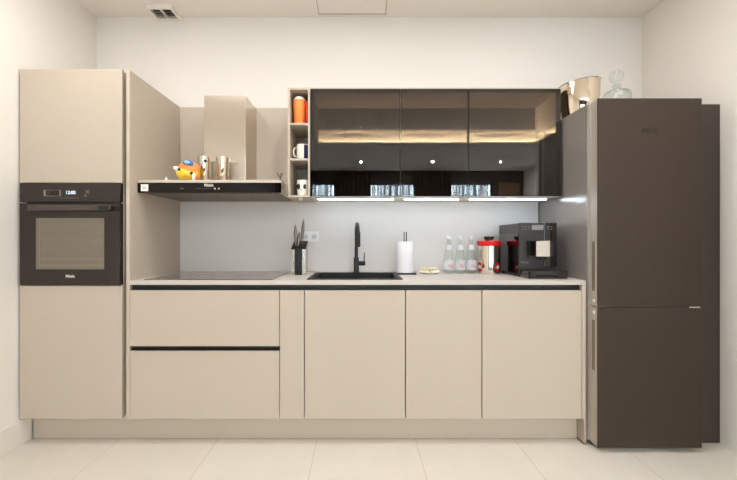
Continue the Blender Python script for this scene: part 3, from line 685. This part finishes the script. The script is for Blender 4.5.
sp = MB().box(1.088, 1.195, 2.290, 2.3595, 1.112, 1.206, bev=.002).build('coffee_spout', 'blackplain', t)
MB().box(1.085, 1.171, 2.284, 2.2905, 1.110, 1.208, bev=.001).build('spout_cover', 'steel', sp, label='brushed steel spout cover')
MB().tube([(1.13, 2.31, 1.085), (1.13, 2.31, 1.113)], .006, 12).tube([(1.155, 2.31, 1.085), (1.155, 2.31, 1.113)], .006, 12).build('nozzle', 'blackplain', sp)
text('lettering', 'Miele', .022, (1.048, 2.3596, 1.070), 'icon_glint', t)
tr = MB().box(1.022, 1.262, 2.252, 2.3715, WT, 1.024, bev=.003).build('drip_tray', 'blackgloss', t)
b = MB()
for k in range(11): b.box(1.034+k*.0185, 1.044+k*.0185, 2.260, 2.345, 1.0242, 1.0275)
b.build('tray_grid', 'machine', tr)
MB().box(1.07, 1.20, 2.2505, 2.2522, .985, 1.004).build('tray_grip', 'blackplain', tr)

# ------------------------------------------------------------------ fridge
t = thing('fridge_freezer', 'tall dark brown-grey steel fridge freezer at right', 'fridge', (1.64, 2.45, 0))
FX0, FX1 = 1.3455, 1.943
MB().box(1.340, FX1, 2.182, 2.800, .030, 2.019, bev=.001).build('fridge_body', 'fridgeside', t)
MB().box(1.38, FX1-.03, 2.20, 2.78, 0.0, .030).build('foot_rail', 'blackplain', t)
MB().box(1.346, FX1-.006, 2.1675, 2.1815, .036, 2.012).build('door_seal', 'grey', t)
def fdoor(z0, z1, hz0, hz1):
    d = MB().box(FX0+.004, FX1, 2.104, 2.167, z0, z1, bev=.002).build('door', 'dooredge', t)
    MB().box(FX0, FX1-.005, 2.0975, 2.1035, z0, z1, bev=.0008).build('front_sheet', 'fridge', d)
    h = MB().box(FX0+.0015, FX0+.0045, 2.112, 2.160, hz0, hz1, bev=.001).build('recessed_handle', 'dooredge', d)
    MB().box(FX0+.0008, FX0+.0018, 2.124, 2.150, hz0+.03, hz1-.03).build('grip_pocket', 'handlepocket', h)
    return d
d1 = fdoor(.834, 2.019, .890, 1.235); d2 = fdoor(.030, .826, .430, .780)
text('lettering', 'Miele', .042, (1.645, 2.0970, 1.834), 'letterdark', d1, bold=.0012)
for z, dd in ((.862, d1), (.795, d2)):
    MB().tube([(FX0+.0045, 2.135, z), (FX0+.0005, 2.135, z)], .010, 18).build('hinge_cap', 'white', dd, smooth=True)
MB().box(1.868, 1.930, 2.0985, 2.150, .8265, .8335).build('hinge', 'chrome', t)
# tall dark filler between fridge and right wall
MB().box(1.948, 2.144, 2.203, 2.800, 0.001, 2.024, bev=.001).build('tall_panel', 'darkpanel', label='tall dark panel filling the gap right of the fridge', cat='panel')

# ------------------------------------------------------------------ on top of the fridge
FT = 2.0195
t = thing('champagne_bucket', 'polished steel bucket with slanted rim on top of the fridge', 'bucket', (1.475, 2.47, FT))
def slant(x, y, z): return max(0, (z-.05))/.22*(x*.11)
M['bucket'] = mat('champagne_steel', (232, 218, 198), 0.04, metal=1.0)
MB().lathe((1.475, 2.495, FT), [(0, 0), (.098, 0), (.104, .004), (.114, .07), (.121, .15), (.124, .225), (.125, .240), (.129, .244), (.123, .246), (.121, .238), (.118, .15), (.111, .07), (.100, .008), (0, .006)], 56, shear=slant).build('bucket_body', 'bucket', t, smooth=True)
MB().tube([(1.365, 2.44, FT+.19), (1.352, 2.415, FT+.205), (1.350, 2.41, FT+.17), (1.362, 2.43, FT+.155)], .004, 10).build('handle', 'bucket', t, smooth=True)
t = thing('glass_decanter', 'clear glass decanter with round stopper on the fridge', 'decanter', (1.535, 2.215, FT))
MB().lathe((1.535, 2.215, FT), [(0, 0), (.070, 0), (.075, .006), (.075, .055), (.066, .078), (.030, .095), (.020, .105), (.020, .118), (.026, .121), (.0235, .122), (.017, .118), (.017, .104), (.028, .091), (.062, .075), (.071, .054), (.071, .010), (0, .008)], 44).build('bottle_part', 'bottleclear', t, smooth=True)
MB().lathe((1.535, 2.215, FT+.1195), [(0, 0), (.015, 0), (.015, .01), (.012, .014), (.030, .03), (.040, .050), (.034, .074), (.020, .084), (0, .086)], 32).build('stopper', 'clear', t, smooth=True)
MB().tube([(1.605, 2.215, FT+.03), (1.622, 2.215, FT+.05), (1.620, 2.215, FT+.095), (1.592, 2.215, FT+.088)], .004, 10).build('glass_handle', 'clear', t, smooth=True)
